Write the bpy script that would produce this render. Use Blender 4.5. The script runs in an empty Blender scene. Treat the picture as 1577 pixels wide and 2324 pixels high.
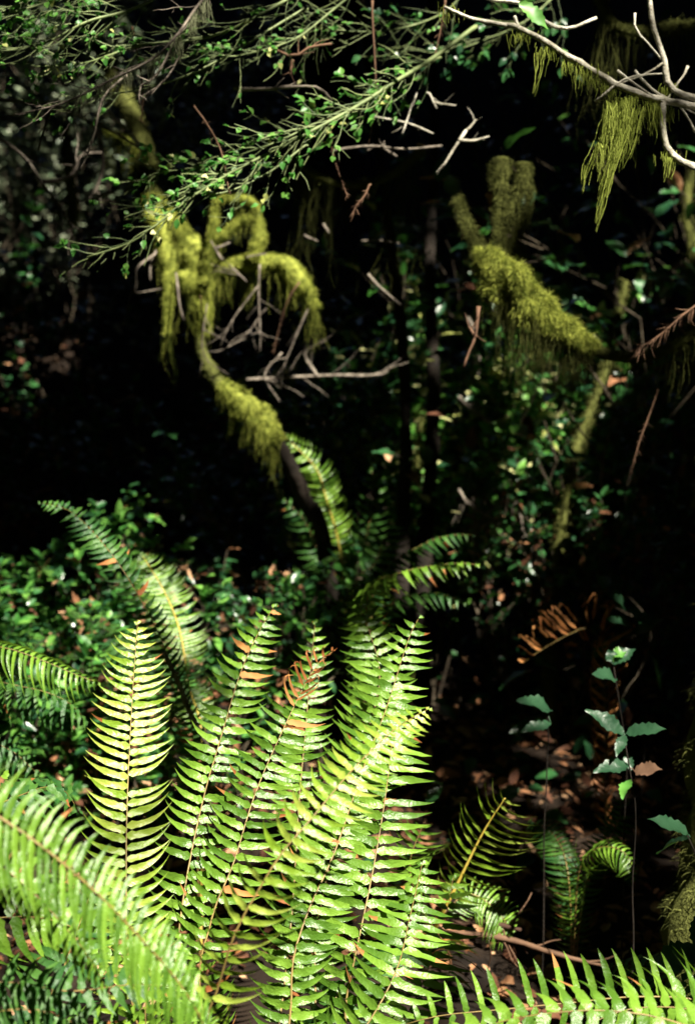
import bpy, math, random
import numpy as np
from mathutils import Vector as V, noise, kdtree, Matrix
R_ = math.radians
scene = bpy.context.scene
col = scene.collection
rnd = random.Random(7)

# ------------------------------------------------------------------ camera
CAM = V((0, 0, 1.6)); PITCH = R_(8); FOC = 3027.0
F_ = V((0, math.cos(PITCH), -math.sin(PITCH))); U_ = V((0, math.sin(PITCH), math.cos(PITCH))); X_ = V((1, 0, 0))
def P(u, v, d): return CAM + F_*d + X_*(d*(u-788.5)/FOC) + U_*(d*(1162-v)/FOC)
def px(n, d): return n*d/FOC
cd = bpy.data.cameras.new('camera'); cam = bpy.data.objects.new('camera', cd); col.objects.link(cam)
cam.location = CAM; cam.rotation_euler = (R_(90)-PITCH, 0, 0)
cd.sensor_fit = 'VERTICAL'; cd.sensor_height = 36; cd.lens = 18/(1162/FOC); cd.clip_start = .05; cd.clip_end = 500
cd.dof.use_dof = True; cd.dof.focus_distance = 2.25; cd.dof.aperture_fstop = 3.6
scene.camera = cam

# ------------------------------------------------------------------ light
SUN_EL, SUN_AZ = R_(52), R_(146)       # azimuth clockwise from +Y: behind the camera, to the right
S = V((math.sin(SUN_AZ)*math.cos(SUN_EL), math.cos(SUN_AZ)*math.cos(SUN_EL), math.sin(SUN_EL)))
w = bpy.data.worlds.new('World'); scene.world = w; w.use_nodes = True
nt = w.node_tree; bg = nt.nodes['Background']; sky = nt.nodes.new('ShaderNodeTexSky')
sky.sky_type = 'NISHITA'; sky.sun_disc = False; sky.sun_elevation = SUN_EL; sky.sun_rotation = SUN_AZ
nt.links.new(sky.outputs[0], bg.inputs[0]); bg.inputs[1].default_value = .05
sl = bpy.data.lights.new('sun', 'SUN'); sl.energy = 5; sl.angle = R_(.5); sl.color = (1, .94, .79)
so = bpy.data.objects.new('sun', sl); col.objects.link(so); so.rotation_euler = S.to_track_quat('Z', 'Y').to_euler(); so.location = (3, -3, 12)
vs = scene.view_settings; vs.view_transform = 'Standard'; vs.look = 'None'; vs.gamma = 1; vs.exposure = 1.8

# ------------------------------------------------------------------ materials
MATS = {}
def mat(name, c1, c2, rough=.6, trans=0, spec=.5, scale=30, island=.3, bump=0, bscale=60, tcol=None, c3=None):
    if name in MATS: return MATS[name]
    m = bpy.data.materials.new(name); m.use_nodes = True; MATS[name] = m
    t = m.node_tree; N = t.nodes; L = t.links; N.clear()
    out = N.new('ShaderNodeOutputMaterial'); pr = N.new('ShaderNodeBsdfPrincipled')
    tc = N.new('ShaderNodeTexCoord'); nz = N.new('ShaderNodeTexNoise'); nz.inputs['Scale'].default_value = scale
    nz.inputs['Detail'].default_value = 5
    L.new(tc.outputs['Object'], nz.inputs['Vector'])
    rp = N.new('ShaderNodeValToRGB'); rp.color_ramp.elements[0].position = .3; rp.color_ramp.elements[1].position = .7
    rp.color_ramp.elements[0].color = (*c1, 1); rp.color_ramp.elements[1].color = (*c2, 1)
    if c3:
        e = rp.color_ramp.elements.new(.86); e.color = (*c3, 1)
    g = N.new('ShaderNodeNewGeometry')
    ad = N.new('ShaderNodeMath'); ad.operation = 'MULTIPLY_ADD'
    L.new(g.outputs['Random Per Island'], ad.inputs[0]); ad.inputs[1].default_value = island*1.6
    sb = N.new('ShaderNodeMath'); sb.operation = 'SUBTRACT'; L.new(nz.outputs['Fac'], sb.inputs[0]); sb.inputs[1].default_value = island*.8
    L.new(sb.outputs[0], ad.inputs[2]); L.new(ad.outputs[0], rp.inputs['Fac'])
    colout = rp.outputs['Color']
    L.new(colout, pr.inputs['Base Color']); pr.inputs['Roughness'].default_value = rough
    pr.inputs['Specular IOR Level'].default_value = spec
    if bump:
        b = N.new('ShaderNodeBump'); n2 = N.new('ShaderNodeTexNoise'); n2.inputs['Scale'].default_value = bscale; n2.inputs['Detail'].default_value = 6
        L.new(tc.outputs['Object'], n2.inputs['Vector']); L.new(n2.outputs['Fac'], b.inputs['Height'])
        b.inputs['Strength'].default_value = bump; b.inputs['Distance'].default_value = .01; L.new(b.outputs[0], pr.inputs['Normal'])
    if trans:
        tr = N.new('ShaderNodeBsdfTranslucent'); mx = N.new('ShaderNodeMixShader'); mx.inputs[0].default_value = trans
        if tcol:
            mc = N.new('ShaderNodeMix'); mc.data_type = 'RGBA'; mc.inputs[0].default_value = .65
            L.new(colout, mc.inputs[6]); mc.inputs[7].default_value = (*tcol, 1); L.new(mc.outputs[2], tr.inputs[0])
        else: L.new(colout, tr.inputs[0])
        L.new(pr.outputs[0], mx.inputs[1]); L.new(tr.outputs[0], mx.inputs[2]); L.new(mx.outputs[0], out.inputs[0])
    else: L.new(pr.outputs[0], out.inputs[0])
    return m
FERN   = mat('fern_green', (.06,.14,.012), (.15,.28,.028), .38, .2, .7, 14, .35, .25, 220, (.22,.42,.02))
FERNY  = mat('fern_yellow_green', (.16,.27,.018), (.31,.39,.06), .38, .22, .75, 14, .35, .25, 220, (.36,.48,.03))
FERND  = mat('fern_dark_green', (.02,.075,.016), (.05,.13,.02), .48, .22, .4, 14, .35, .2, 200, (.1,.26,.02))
FBROWN = mat('fern_dead_brown', (.22,.075,.02), (.42,.19,.06), .7, .2, .3, 30, .5)
STIPE  = mat('fern_stipe', (.13,.085,.025), (.24,.17,.05), .5, 0, .5, 40, .1)
STIPEY = mat('fern_stipe_yellow', (.42,.30,.04), (.55,.42,.08), .5, 0, .5, 40, .1)
LEAF   = mat('shrub_leaf', (.012,.05,.02), (.035,.12,.035), .3, .18, .6, 20, .5, 0, 50, (.08,.25,.03))
LEAFL  = mat('huckleberry_leaf', (.055,.2,.035), (.15,.35,.06), .42, .35, .5, 20, .5, 0, 50, (.12,.42,.07))
LEAFY  = mat('pale_leaf', (.3,.33,.09), (.55,.55,.25), .5, .25, .4, 20, .5)
LEAFG  = mat('grey_green_leaf', (.08,.12,.07), (.26,.3,.2), .35, .2, .6, 20, .6)
OAKL   = mat('sapling_leaf', (.009,.034,.016), (.022,.065,.03), .4, .15, .4, 18, .2, .3, 60, (.08,.3,.05))
DEADL  = mat('dead_leaf', (.09,.035,.018), (.32,.15,.07), .75, .1, .25, 20, .6, .3, 60, None, (.5,.3,.17))
REDT   = mat('dead_conifer_twig', (.05,.026,.017), (.16,.09,.055), .8, .1, .2, 20, .5)
BARK   = mat('dark_bark', (.006,.005,.004), (.022,.016,.012), .9, 0, .2, 12, .1, .8, 30)
SSTEM  = mat('shrub_stem', (.03,.022,.016), (.1,.08,.055), .9, 0, .2, 30, .2)
GBARK  = mat('grey_bark', (.05,.04,.032), (.26,.22,.18), .85, 0, .2, 45, .2, .5, 120)
PALEB  = mat('pale_lichen_bark', (.2,.18,.13), (.66,.62,.52), .8, 0, .3, 45, .1, .5, 200)
GSTEM  = mat('green_stem', (.05,.08,.025), (.2,.25,.1), .6, 0, .4, 30, .4)
MOSS   = mat('moss', (.05,.07,.012), (.42,.46,.09), .95, .25, .05, 38, .55, 1, 140, (.32,.36,.06))
MOSSD  = mat('olive_moss', (.04,.045,.012), (.12,.13,.035), .95, .15, .1, 25, .5, .8, 140)  # dark olive tone, also stands in for shade on dim stretches of limb
MOSSH  = mat('hanging_moss', (.16,.2,.03), (.38,.44,.09), .9, .3, .1, 12, .6)
LICH   = mat('grey_green_lichen', (.14,.16,.08), (.34,.36,.22), .9, .2, .1, 20, .5)
SOIL   = mat('forest_soil', (.008,.006,.005), (.03,.02,.014), .95, 0, .1, 5, 0, 1, 25)
CANL   = mat('canopy_leaf', (.02,.045,.012), (.04,.08,.02), .6, .05, .3, 3, .5)

# ------------------------------------------------------------------ mesh helpers
class MB:
    def __init__(s): s.v = []; s.f = []; s.m = []
    def add(s, vs_, fs, mi=0):
        o = len(s.v); s.v.extend(vs_); s.f.extend([tuple(i+o for i in f) for f in fs]); s.m.extend([mi]*len(fs))
    def build(s, name, mats, parent=None, smooth=True):
        me = bpy.data.meshes.new(name); me.from_pydata([tuple(a) for a in s.v], [], s.f)
        if not isinstance(mats, (list, tuple)): mats = [mats]
        for m in mats: me.materials.append(m)
        if len(mats) > 1: me.polygons.foreach_set('material_index', s.m)
        if smooth: me.polygons.foreach_set('use_smooth', [True]*len(s.f))
        me.update()
        o = bpy.data.objects.new(name, me); col.objects.link(o)
        if parent:
            o.parent = parent
            r = parent
            off = V((0, 0, 0))
            while r: off += r.location; r = r.parent
            o.location = -off      # meshes are given in world coordinates
            # keep each part's origin at its own thing: bake instead
            o.location = (0, 0, 0); me.transform(Matrix.Translation(-off))
        return o
def tag(o, label=None, cat=None, group=None, kind=None):
    if label: o['label'] = label
    if cat: o['category'] = cat
    if group: o['group'] = group
    if kind: o['kind'] = kind
    return o
def thing(name, label, cat, loc, group=None):
    o = bpy.data.objects.new(name, None); col.objects.link(o); o.location = loc; o.empty_display_size = .1
    return tag(o, label, cat, group)

def spline(pts, n):
    pts = [V(p) for p in pts]
    if len(pts) == 2: return [pts[0].lerp(pts[1], i/(n-1)) for i in range(n)]
    q = [pts[0]*2-pts[1]] + pts + [pts[-1]*2-pts[-2]]
    out = []; m = len(pts)-1
    for i in range(n):
        t = i/(n-1)*m; k = min(int(t), m-1); t -= k
        a, b, c, d = q[k:k+4]
        out.append(.5*((2*b) + (c-a)*t + (2*a-5*b+4*c-d)*t*t + (3*b-a-3*c+d)*t*t*t))
    return out
def arclen(pts, n):
    p = spline(pts, max(40, n*3)); L = [0]
    for a, b in zip(p, p[1:]): L.append(L[-1]+(b-a).length)
    out = []; j = 0
    for i in range(n):
        t = L[-1]*i/(n-1)
        while j < len(L)-2 and L[j+1] < t: j += 1
        out.append(p[j].lerp(p[j+1], 0 if L[j+1] == L[j] else min(1, (t-L[j])/(L[j+1]-L[j]))))
    return out, L[-1]
def tube(mb, pts, r0, r1=None, sides=5, mi=0, radii=None, lump=0, lf=8, cap=True):
    n = len(pts)
    if r1 is None: r1 = r0
    up = V((0, 0, 1)); t = (pts[1]-pts[0]).normalized()
    if abs(t.z) > .9: up = V((1, 0, 0))
    a = t.cross(up).normalized(); vs_ = []; fs = []
    for i, p in enumerate(pts):
        t = (pts[min(i+1, n-1)]-pts[max(i-1, 0)])
        if t.length > 1e-9: t.normalize()
        a = (a - t*a.dot(t)); a.normalize(); b = t.cross(a)
        r = radii[i] if radii else r0+(r1-r0)*i/(n-1)
        for k in range(sides):
            an = 2*math.pi*k/sides; dv = a*math.cos(an)+b*math.sin(an)
            rr = r
            if lump: rr = r*(1+lump*noise.noise((p+dv*r)*lf)+lump*.5*noise.noise((p+dv*r)*lf*2.7))
            vs_.append(p+dv*rr)
    for i in range(n-1):
        for k in range(sides):
            k2 = (k+1) % sides
            fs.append((i*sides+k, i*sides+k2, (i+1)*sides+k2, (i+1)*sides+k))
    if cap:
        fs.append(tuple(range(sides-1, -1, -1))); fs.append(tuple((n-1)*sides+k for k in range(sides)))
    mb.add(vs_, fs, mi)
def wig(pts, n, amp, rg, f=1):
    p, L = arclen(pts, n); sd = V((rg.uniform(-99, 99), rg.uniform(-99, 99), rg.uniform(-99, 99)))
    return [q + (noise.noise_vector(q*(6*f)+sd)*amp if 0 < i else V((0, 0, 0))) for i, q in enumerate(p)]

# ------------------------------------------------------------------ fern fronds
def frond(parent, pts, W, rg, npair=None, normal=None, t0=.12, droop=.25, sickle=.35, brown=0, browntip=2, matg=None, bw=.345, label=None,
          stipe=None, wr=.0022, peak=.38, side=(1, 1), spiky=1, lift=0, tipw=0, jit=1, name='frond', fold=0, sdv=None, taper=2.1):
    """one sword fern frond: pinnae mesh + rachis child. pts: world points base -> tip"""
    matg = matg or FERN
    n = npair or 36
    path, L = arclen(pts, 90)
    def at(t):
        x = max(0, min(1, t))*89; i = min(int(x), 88); return path[i].lerp(path[i+1], x-i)
    mb = MB(); nn0 = normal
    for k in range(n):
        t = t0+(1-t0)*(k+.5)/n
        p = at(t); T = (at(t+.012)-at(t-.012)).normalized()
        if nn0 is None: nn = ((CAM-p).normalized()*.75+V((.1, 0, .55))).normalized()
        else: nn = V(nn0)
        nn = (nn-T*nn.dot(T)).normalized(); SD = V(sdv).normalized() if sdv else T.cross(nn).normalized()
        x = (k+.5)/n
        prof = (.72+.28*min(1, x/peak)) if x < peak else max(.03+tipw, (1-math.exp(-(1-x)/.085)))
        for sgn in (-1, 1):
            ln = W*prof*rg.uniform(.93, 1.06)*side[(sgn+1)//2]
            if jit and rg.random() < .03: continue
            if jit and rg.random() < .05: ln *= rg.uniform(.45, .8)
            wd = L*(1-t0)/n*bw*2*rg.uniform(.9, 1.1)*(.6+.4*prof)*.95
            fwd = .10+.3*x+rg.gauss(0, .05)*jit
            dr = droop+rg.gauss(0, .06)*jit; tw = rg.gauss(.22, .13)*jit
            cu = sickle*rg.uniform(.6, 1.4)
            isb = x > browntip or rg.random() < brown
            curl = 1.6 if (x > browntip) else .0
            m = 10; vs_ = []; fs = []
            off = T*(rg.uniform(-.1, .1)*wd+(.25*wd if sgn > 0 else -.25*wd))
            ph = rg.uniform(0, 6)
            for i in range(m+1):
                s = i/m
                c = p+off + SD*sgn*(ln*(s-.12*cu*s*s)) + T*ln*(fwd*s*.6+cu*s**3*.75) - nn*ln*(dr*s*s - lift*s) + nn*ln*.02*math.sin(s*9+ph)
                if curl: c = p+off+SD*sgn*ln*.8*math.sin(min(s*curl*1.6, 2.6))*.6 + T*ln*.5*s + nn*ln*.5*(1-math.cos(s*curl*2.2+ph*.2))*rg.uniform(.9, 1.1)
                # blade width: auricle at base, slow taper, pointed tip
                ww = wd*(1-s**taper)*(.9+.16*math.sin(s*3)) if s > .04 else wd*.45
                if i == 1: ww *= 1.12
                tooth = 1+(.13 if i % 2 else -.07)*(1-s*.8)
                if curl: ww *= .55
                ww = max(ww, wd*.02)
                d1 = (T*(math.cos(tw*s+tw)) + nn*math.sin(tw+tw*s)).normalized()
                bowl = .28+fold
                # margins ripple
                r1_ = nn*ww*.16*math.sin(s*13+ph); r2_ = nn*ww*.16*math.sin(s*12+ph+2)
                vs_ += [c+d1*ww*.5*tooth+nn*ww*bowl*.5+r1_, c, c-d1*ww*.5*tooth+nn*ww*bowl*.5+r2_]
            for i in range(m):
                a = i*3
                fs += [(a, a+1, a+4, a+3), (a+1, a+2, a+5, a+4)]
            mb.add(vs_, fs, 1 if isb else 0)
            if not isb and rg.random() < .05:   # a browned pinna tip
                mb.m[-6:] = [1]*6
    fo = mb.build(name, [matg, FBROWN], parent)
    if label: fo['label'] = label
    rb = MB(); tube(rb, path[::2], wr*1.25, wr*.25, 6)
    rb.build('rachis', stipe or STIPE, fo)
    return fo
def fpts(lst): return [P(*a) for a in lst]

LIT = []    # chosen sun patches, the canopy is cut open for them: (point, radius, clear fraction)
def lit(u, v, d, r, p=1.0): LIT.append((P(u, v, d), r, p))
def litpoly(poly, dep, r, step=55, p=1.0):
    us = [a for a, b in poly]; vv = [b for a, b in poly]
    u = min(us)
    while u <= max(us):
        v = min(vv)
        while v <= max(vv):
            ins = False; j = len(poly)-1
            for i in range(len(poly)):
                (x1, y1), (x2, y2) = poly[i], poly[j]
                if (y1 > v) != (y2 > v) and u < (x2-x1)*(v-y1)/(y2-y1)+x1: ins = not ins
                j = i
            if ins:
                for d in dep: lit(u, v, d, r, p)
            v += step
        u += step

# ---- main clump
crown = P(540, 2640, 2.12); crown.z = .06
main = thing('sword_fern', 'large sunlit sword fern with tall upright yellow-green fronds filling the lower middle', 'fern', crown)
rg = random.Random(11)
def mainf(lst, W, **k):
    base = crown + V((rg.uniform(-.05, .05), rg.uniform(-.04, .04), .02))
    return frond(main, [base]+[P(*a) for a in lst], W, rg, **k)
mainf([(330,2380,2.02),(292,2180,2.02),(287,1990,2.05),(290,1800,2.12),(300,1600,2.22),(313,1405,2.34)], .074, npair=54, t0=.2, matg=FERNY, droop=.08, sickle=.45, peak=.42, label='tallest left frond, brightest yellow-green and straight')
mainf([(430,2400,2.1),(398,2250,2.12),(407,2110,2.15),(430,1960,2.2),(465,1800,2.28),(500,1680,2.36),(545,1530,2.45),(590,1430,2.52),(628,1368,2.58)], .066, npair=50, t0=.2, droop=.3, sickle=.4, brown=.03)
mainf([(460,2300,2.1),(480,2090,2.12),(530,1960,2.16),(580,1800,2.22),(650,1640,2.3),(715,1515,2.36),(765,1470,2.38)], .072, npair=50, t0=.2, droop=.3, sickle=.35, browntip=.83, brown=.03, label='frond with a withered orange-brown curled tip')
mainf([(478,2380,1.76),(500,2230,1.72),(535,2115,1.70),(590,2015,1.70),(640,1935,1.71),(705,1860,1.73),(795,1752,1.79),(880,1668,1.87),(930,1632,1.93),(980,1605,1.98)], .058, bw=.25, npair=56, t0=.18, matg=FERNY, droop=.28, sickle=.5, label='long frond arching to the right across the others')
mainf([(640,2450,2.08),(660,2292,2.1),(665,2180,2.12),(700,2067,2.16),(760,1932,2.22),(822,1750,2.32),(878,1603,2.42),(926,1453,2.52),(955,1393,2.56)], .08, npair=48, t0=.2, droop=.3, sickle=.4, matg=FERN)
mainf([(760,2420,2.1),(785,2270,2.12),(810,2150,2.14),(843,1992,2.2),(868,1850,2.26),(883,1742,2.32),(893,1650,2.4),(905,1560,2.45)], .088, npair=42, t0=.14, droop=.34, sickle=.3)
mainf([(700,2400,2.3),(720,2100,2.45),(790,1800,2.6),(860,1560,2.72),(840,1440,2.78),(795,1335,2.82)], .085, npair=48, t0=.25, droop=.3, sickle=.35)
mainf([(620,2400,2.3),(660,2100,2.45),(678,1830,2.55),(695,1640,2.65),(703,1540,2.7),(716,1402,2.75)], .06, npair=46, t0=.25, droop=.25, brown=.06)
mainf([(700,2500,1.98),(830,2330,2.0),(900,2200,2.05),(930,2080,2.15),(960,1950,2.25)], .085, npair=36, t0=.2, droop=.35)
mainf([(430,2550,2.0),(360,2430,1.9),(330,2290,1.86),(370,2170,1.9),(420,2120,1.95)], .07, npair=30, t0=.15, droop=.35)
mainf([(700,2550,2.3),(860,2400,2.4),(950,2250,2.5),(1010,2080,2.6),(1030,1980,2.65)], .085, npair=34, t0=.2, droop=.4)
for k in range(1):     # shorter fronds deep in the clump
    a = rg.uniform(.2, 2.9); l = rg.uniform(.5, .8); dx, dy = math.cos(a), math.sin(a)
    b = crown
    frond(main, [b, b+V((dx*.12*l, dy*.12*l, .35*l)), b+V((dx*.4*l, dy*.4*l, .65*l)), b+V((dx*.8*l, dy*.8*l, .66*l))], .07, rg, npair=32, droop=.35,
          normal=(-dx*.5, -dy*.5, .8), matg=FERN if k % 2 else FERND)

# ---- left front clump: arching fronds coming in from the left edge
b = P(-420, 2750, 1.6); b.z = .06
lf = thing('sword_fern', 'sword fern at the lower left edge with broad fronds arching down to the right', 'fern', b)
frond(lf, [b]+fpts([(-330,2100,1.5),(-180,1830,1.48),(-40,1835,1.46),(100,1925,1.46),(200,2008,1.47),(300,2108,1.49),(400,2222,1.52),(455,2310,1.55),(500,2420,1.6)]), .074, rg, npair=104, t0=.3, droop=.1,
      sickle=.4, normal=(.1,-.75,.7), sdv=(-.15,-.45,-1), bw=.42, side=(.9,1.1), fold=.2, wr=.003, label='nearest frond, broad and bright, bending down to the right')
frond(lf, [b]+fpts([(-300,2250,1.6),(-150,1990,1.6),(-20,1960,1.6),(70,2020,1.6),(140,2095,1.6),(205,2175,1.62),(250,2260,1.63)]), .055, rg, sdv=(-.15,-.4,-1), npair=50, t0=.3, droop=.3, sickle=.6, normal=(.1,-.8,.5), bw=.42)
frond(lf, [b]+fpts([(-260,2400,1.65),(-100,2250,1.65),(40,2230,1.68),(150,2250,1.7),(300,2235,1.75),(400,2240,1.8)]), .05, rg, npair=46, t0=.2, droop=.2, sickle=.3, normal=(0,-.6,.7), matg=FERND)
frond(lf, [b]+fpts([(-250,2500,1.6),(-80,2330,1.6),(60,2290,1.6),(180,2330,1.62),(260,2420,1.62)]), .07, rg, npair=40, t0=.2, droop=.3, sickle=.5, normal=(.1,-.8,.5), matg=FERND)
frond(lf, [b]+fpts([(-300,2300,1.8),(-120,2120,1.85),(60,2080,1.9),(200,2120,1.95),(330,2210,2.0)]), .08, rg, npair=40, t0=.2, droop=.3, sickle=.5, normal=(.1,-.8,.5))
frond(lf, [b]+fpts([(-200,2550,1.7),(0,2420,1.75),(120,2250,1.85),(180,2100,1.95),(230,1960,2.05)]), .07, rg, npair=40, t0=.2, droop=.3, matg=FERND)
frond(lf, [b]+fpts([(-200,2500,1.8),(160,2380,1.8),(280,2330,1.82),(380,2340,1.84)]), .075, rg, npair=36, t0=.2, droop=.3, normal=(0,-.6,.7))
frond(lf, [b]+fpts([(-250,2200,1.9),(-60,1880,2.0),(60,1800,2.1),(140,1790,2.2),(190,1860,2.25)]), .055, rg, npair=40, t0=.2, droop=.3, normal=(.1,-.6,.7), matg=FERND)
frond(lf, [b]+fpts([(-250,2200,2.0),(-100,1800,2.2),(-20,1760,2.3),(50,1790,2.35)]), .07, rg, npair=36, t0=.2, droop=.2, brown=.4, matg=FERN)

# ---- lower right clump: fronds lying along the bottom edge
b = P(1750, 2750, 2.0); b.z = .05
lr = thing('sword_fern', 'sword fern along the bottom right edge with pinnae standing up like a comb', 'fern', b)
frond(lr, [b]+fpts([(1700,2350,2.0),(1600,2275,1.98),(1450,2262,1.98),(1300,2275,1.98),(1150,2290,1.98),(1000,2305,1.98),(900,2330,1.98)]), .078, rg, npair=40, t0=.1, droop=.0, sickle=.12,
      normal=(0,-.9,.3), sdv=(0,.25,1), bw=.22, taper=4.5, side=(1.0,1.0), matg=FERN)
frond(lr, [b]+fpts([(1690,2420,1.8),(1560,2330,1.78),(1400,2295,1.78),(1240,2300,1.78),(1100,2330,1.8),(980,2390,1.82)]), .07, rg, npair=44, t0=.1, droop=.35, sickle=.45,
      normal=(0,-.55,.8), bw=.42, matg=FERN, label='bright green frond nearest the bottom right corner')
frond(lr, [b]+fpts([(1720,2420,1.9),(1640,2330,1.9),(1560,2290,1.9),(1430,2290,1.88),(1320,2330,1.86)]), .085, rg, npair=30, t0=.1, droop=.3, sickle=.5, normal=(0,-.6,.7), sdv=(.1,.2,1), bw=.4)
frond(lr, [b]+fpts([(1700,2400,2.3),(1600,2260,2.4),(1480,2200,2.5),(1380,2190,2.6)]), .08, rg, npair=36, t0=.1, droop=.3, sickle=.4, normal=(0,-.5,.8), matg=FERND)

# ---- small fern with the yellow stalk
b = P(985, 2110, 2.95)
sf = thing('sword_fern', 'small fern with a straight bright yellow stalk standing right of the large fern', 'fern', (b.x, b.y, b.z))
frond(sf, [b]+fpts([(1010,2060,2.9),(1040,2000,2.88),(1082,1915,2.85),(1110,1865,2.83),(1148,1808,2.8)]), .1, rg, npair=15, t0=.28, droop=.2, sickle=.35, stipe=STIPEY, wr=.0042, side=(.8,1.15), peak=.3, bw=.24, matg=FERNY, label='upright frond with bright yellow stalk')
frond(sf, [b]+fpts([(1000,2080,2.95),(1060,2030,3.0),(1120,2060,3.0),(1165,2120,3.02)]), .07, rg, npair=24, t0=.2, droop=.2, matg=FERN, normal=(0,-.6,.8))
frond(sf, [b]+fpts([(950,2050,2.85),(930,1960,2.8),(960,1870,2.8)]), .08, rg, npair=22, t0=.1, droop=.2, matg=FERN)
frond(sf, [b]+fpts([(1000,2130,2.8),(1020,2180,2.7),(1010,2260,2.6)]), .08, rg, npair=22, t0=.1, droop=.4, matg=FERN, brown=.4)

# ---- other ferns further back
def fern(label, base, fr, cat='fern', group=None, name='sword_fern', **kw):
    b = V(base); t = thing(name, label, cat, b, group)
    for lst, W, k in fr:
        kk = dict(kw); kk.update(k); frond(t, [b]+[P(*a) for a in lst], W, rg, **kk)
    return t
def gz(u, v, d, z=0): p = P(u, v, d); p.z = z; return p
fern('bright fern whose one flat frond arches in from the left edge', gz(-300, 1900, 3.0), [
    ([(-250,1600,2.9),(-120,1470,2.85),(0,1468,2.8),(100,1500,2.8),(170,1530,2.8),(232,1552,2.8)], .08, dict(npair=76,t0=.3,droop=.75,normal=(0,-.35,.9),matg=FERN,sickle=.6)),
    ([(-200,1700,3.0),(-50,1560,2.95),(60,1560,2.95),(150,1590,2.95),(200,1640,3.0)], .085, dict(npair=40,t0=.3,droop=.6,matg=FERND,normal=(0,-.35,.9))),
    ([(-200,1800,3.0),(-80,1680,2.95),(20,1700,2.95),(90,1760,2.95)], .075, dict(npair=36,t0=.3,droop=.3,matg=FERND))])
fern('tall fern leaning up to the left behind the brightest frond, half in shade', gz(450, 1900, 3.3), [
    ([(440,1700,3.2),(415,1590,3.15),(370,1460,3.1),(325,1370,3.1),(270,1280,3.1),(205,1200,3.15),(150,1155,3.2),(85,1140,3.25)], .05, dict(npair=56,t0=.32,droop=.25,matg=FERND,brown=.05)),
    ([(460,1700,3.4),(430,1560,3.5),(408,1430,3.6),(372,1340,3.7),(320,1255,3.8)], .08, dict(npair=60,t0=.5,droop=.05,matg=FERN,label='broad bright frond, pale midrib',stipe=STIPEY,wr=.004)),
    ([(470,1700,3.4),(430,1600,3.6),(330,1500,3.8),(200,1400,4.0)], .08, dict(npair=30,t0=.4,droop=.4,matg=FERND))])
fern('fern whose drooping frond hangs in a sunlit strip right of the large fern tips', gz(820, 1700, 4.0), [
    ([(830,1420,3.6),(850,1325,3.5),(900,1302,3.45),(970,1285,3.45),(1040,1278,3.45),(1090,1282,3.45)], .058, dict(npair=36,t0=.35,droop=1.0,normal=(0,.1,1),matg=FERN)),
    ([(840,1420,4.0),(870,1300,4.0),(950,1240,4.0),(1020,1215,4.0),(1080,1215,4.0)], .05, dict(npair=34,t0=.35,droop=1.0,normal=(0,0,1),matg=FERND)),
    ([(840,1450,3.7),(890,1370,3.6),(980,1345,3.6),(1060,1370,3.6)], .06, dict(npair=34,t0=.3,droop=.8,normal=(0,0,1),matg=FERND))])
fern('fern growing under the mossy trunk in the middle distance', gz(760, 1500, 5.0), [
    ([(775,1350,5.0),(770,1240,5.0),(740,1130,5.0),(715,1060,5.0),(640,985,5.0)], .08, dict(npair=44,t0=.4,droop=.15,matg=FERN,stipe=STIPEY,wr=.004)),
    ([(760,1350,5.0),(720,1250,5.1),(690,1180,5.1),(640,1130,5.1)], .08, dict(npair=30,t0=.2,droop=.4,matg=FERND)),
    ([(790,1350,5.0),(830,1220,5.0),(850,1120,5.0),(840,1060,5.0)], .08, dict(npair=30,t0=.2,droop=.4,matg=FERND)),
    ([(800,1350,4.8),(850,1280,4.8),(880,1200,4.8),(900,1180,4.8)], .12, dict(npair=30,t0=.2,droop=.4,matg=FERND))])
fern('small dark fern with one bright arching frond in the shade at lower right', gz(1300, 2200, 3.2), [
    ([(1310,2000,3.1),(1340,1935,3.05),(1385,1922,3.02),(1425,1945,3.0),(1438,2000,3.0)], .055, dict(npair=36,t0=.3,droop=.5,normal=(.1,-.4,.9),matg=FERN)),
    ([(1290,2000,3.2),(1260,1900,3.3),(1200,1860,3.4)], .06, dict(npair=30,t0=.2,droop=.4,matg=FERND)),
    ([(1330,2000,3.2),(1400,1870,3.3),(1408,1800,3.3)], .05, dict(npair=30,t0=.2,droop=.4,matg=FERND))])
fern('withered rust-brown fern with hanging curled pinnae on the shaded right slope', gz(1380, 1700, 3.8), [
    ([(1370,1520,3.7),(1340,1430,3.7),(1290,1440,3.7),(1220,1480,3.7),(1180,1510,3.7)], .09, dict(npair=26,t0=.25,droop=.9,normal=(0,.2,1),browntip=0,jit=1.5)),
    ([(1380,1560,3.8),(1360,1480,3.8),(1330,1460,3.8),(1290,1500,3.8)], .07, dict(npair=22,t0=.2,droop=.9,normal=(0,.2,1),browntip=0))], name='dead_fern')

# ------------------------------------------------------------------ leaves, twigs, shrubs
def leaf(mb, p, d, nrm, ln, wd, mi=0, curl=.15, serr=0, rg=rnd):
    d = d.normalized(); nrm = (nrm-d*nrm.dot(d))
    if nrm.length < 1e-4: nrm = d.orthogonal()
    nrm.normalize(); s = d.cross(nrm); m = 12 if serr else 5
    vs_ = []; fs = []
    for i in range(m+1):
        x = i/m; ww = wd*.5*math.sin(math.pi*min(.98, x**.85+.02))**.8
        if serr: ww *= (1.13 if i % 2 else .88)
        c = p+d*ln*x-nrm*ln*curl*x*x
        rp = nrm*wd*.08*math.sin(x*11+p.x*50)
        vs_ += [c+s*ww+nrm*ww*.35+rp, c, c-s*ww+nrm*ww*.35-rp]
    for i in range(m):
        a = i*3; fs += [(a, a+1, a+4, a+3), (a+1, a+2, a+5, a+4)]
    mb.add(vs_, fs, mi)
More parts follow.
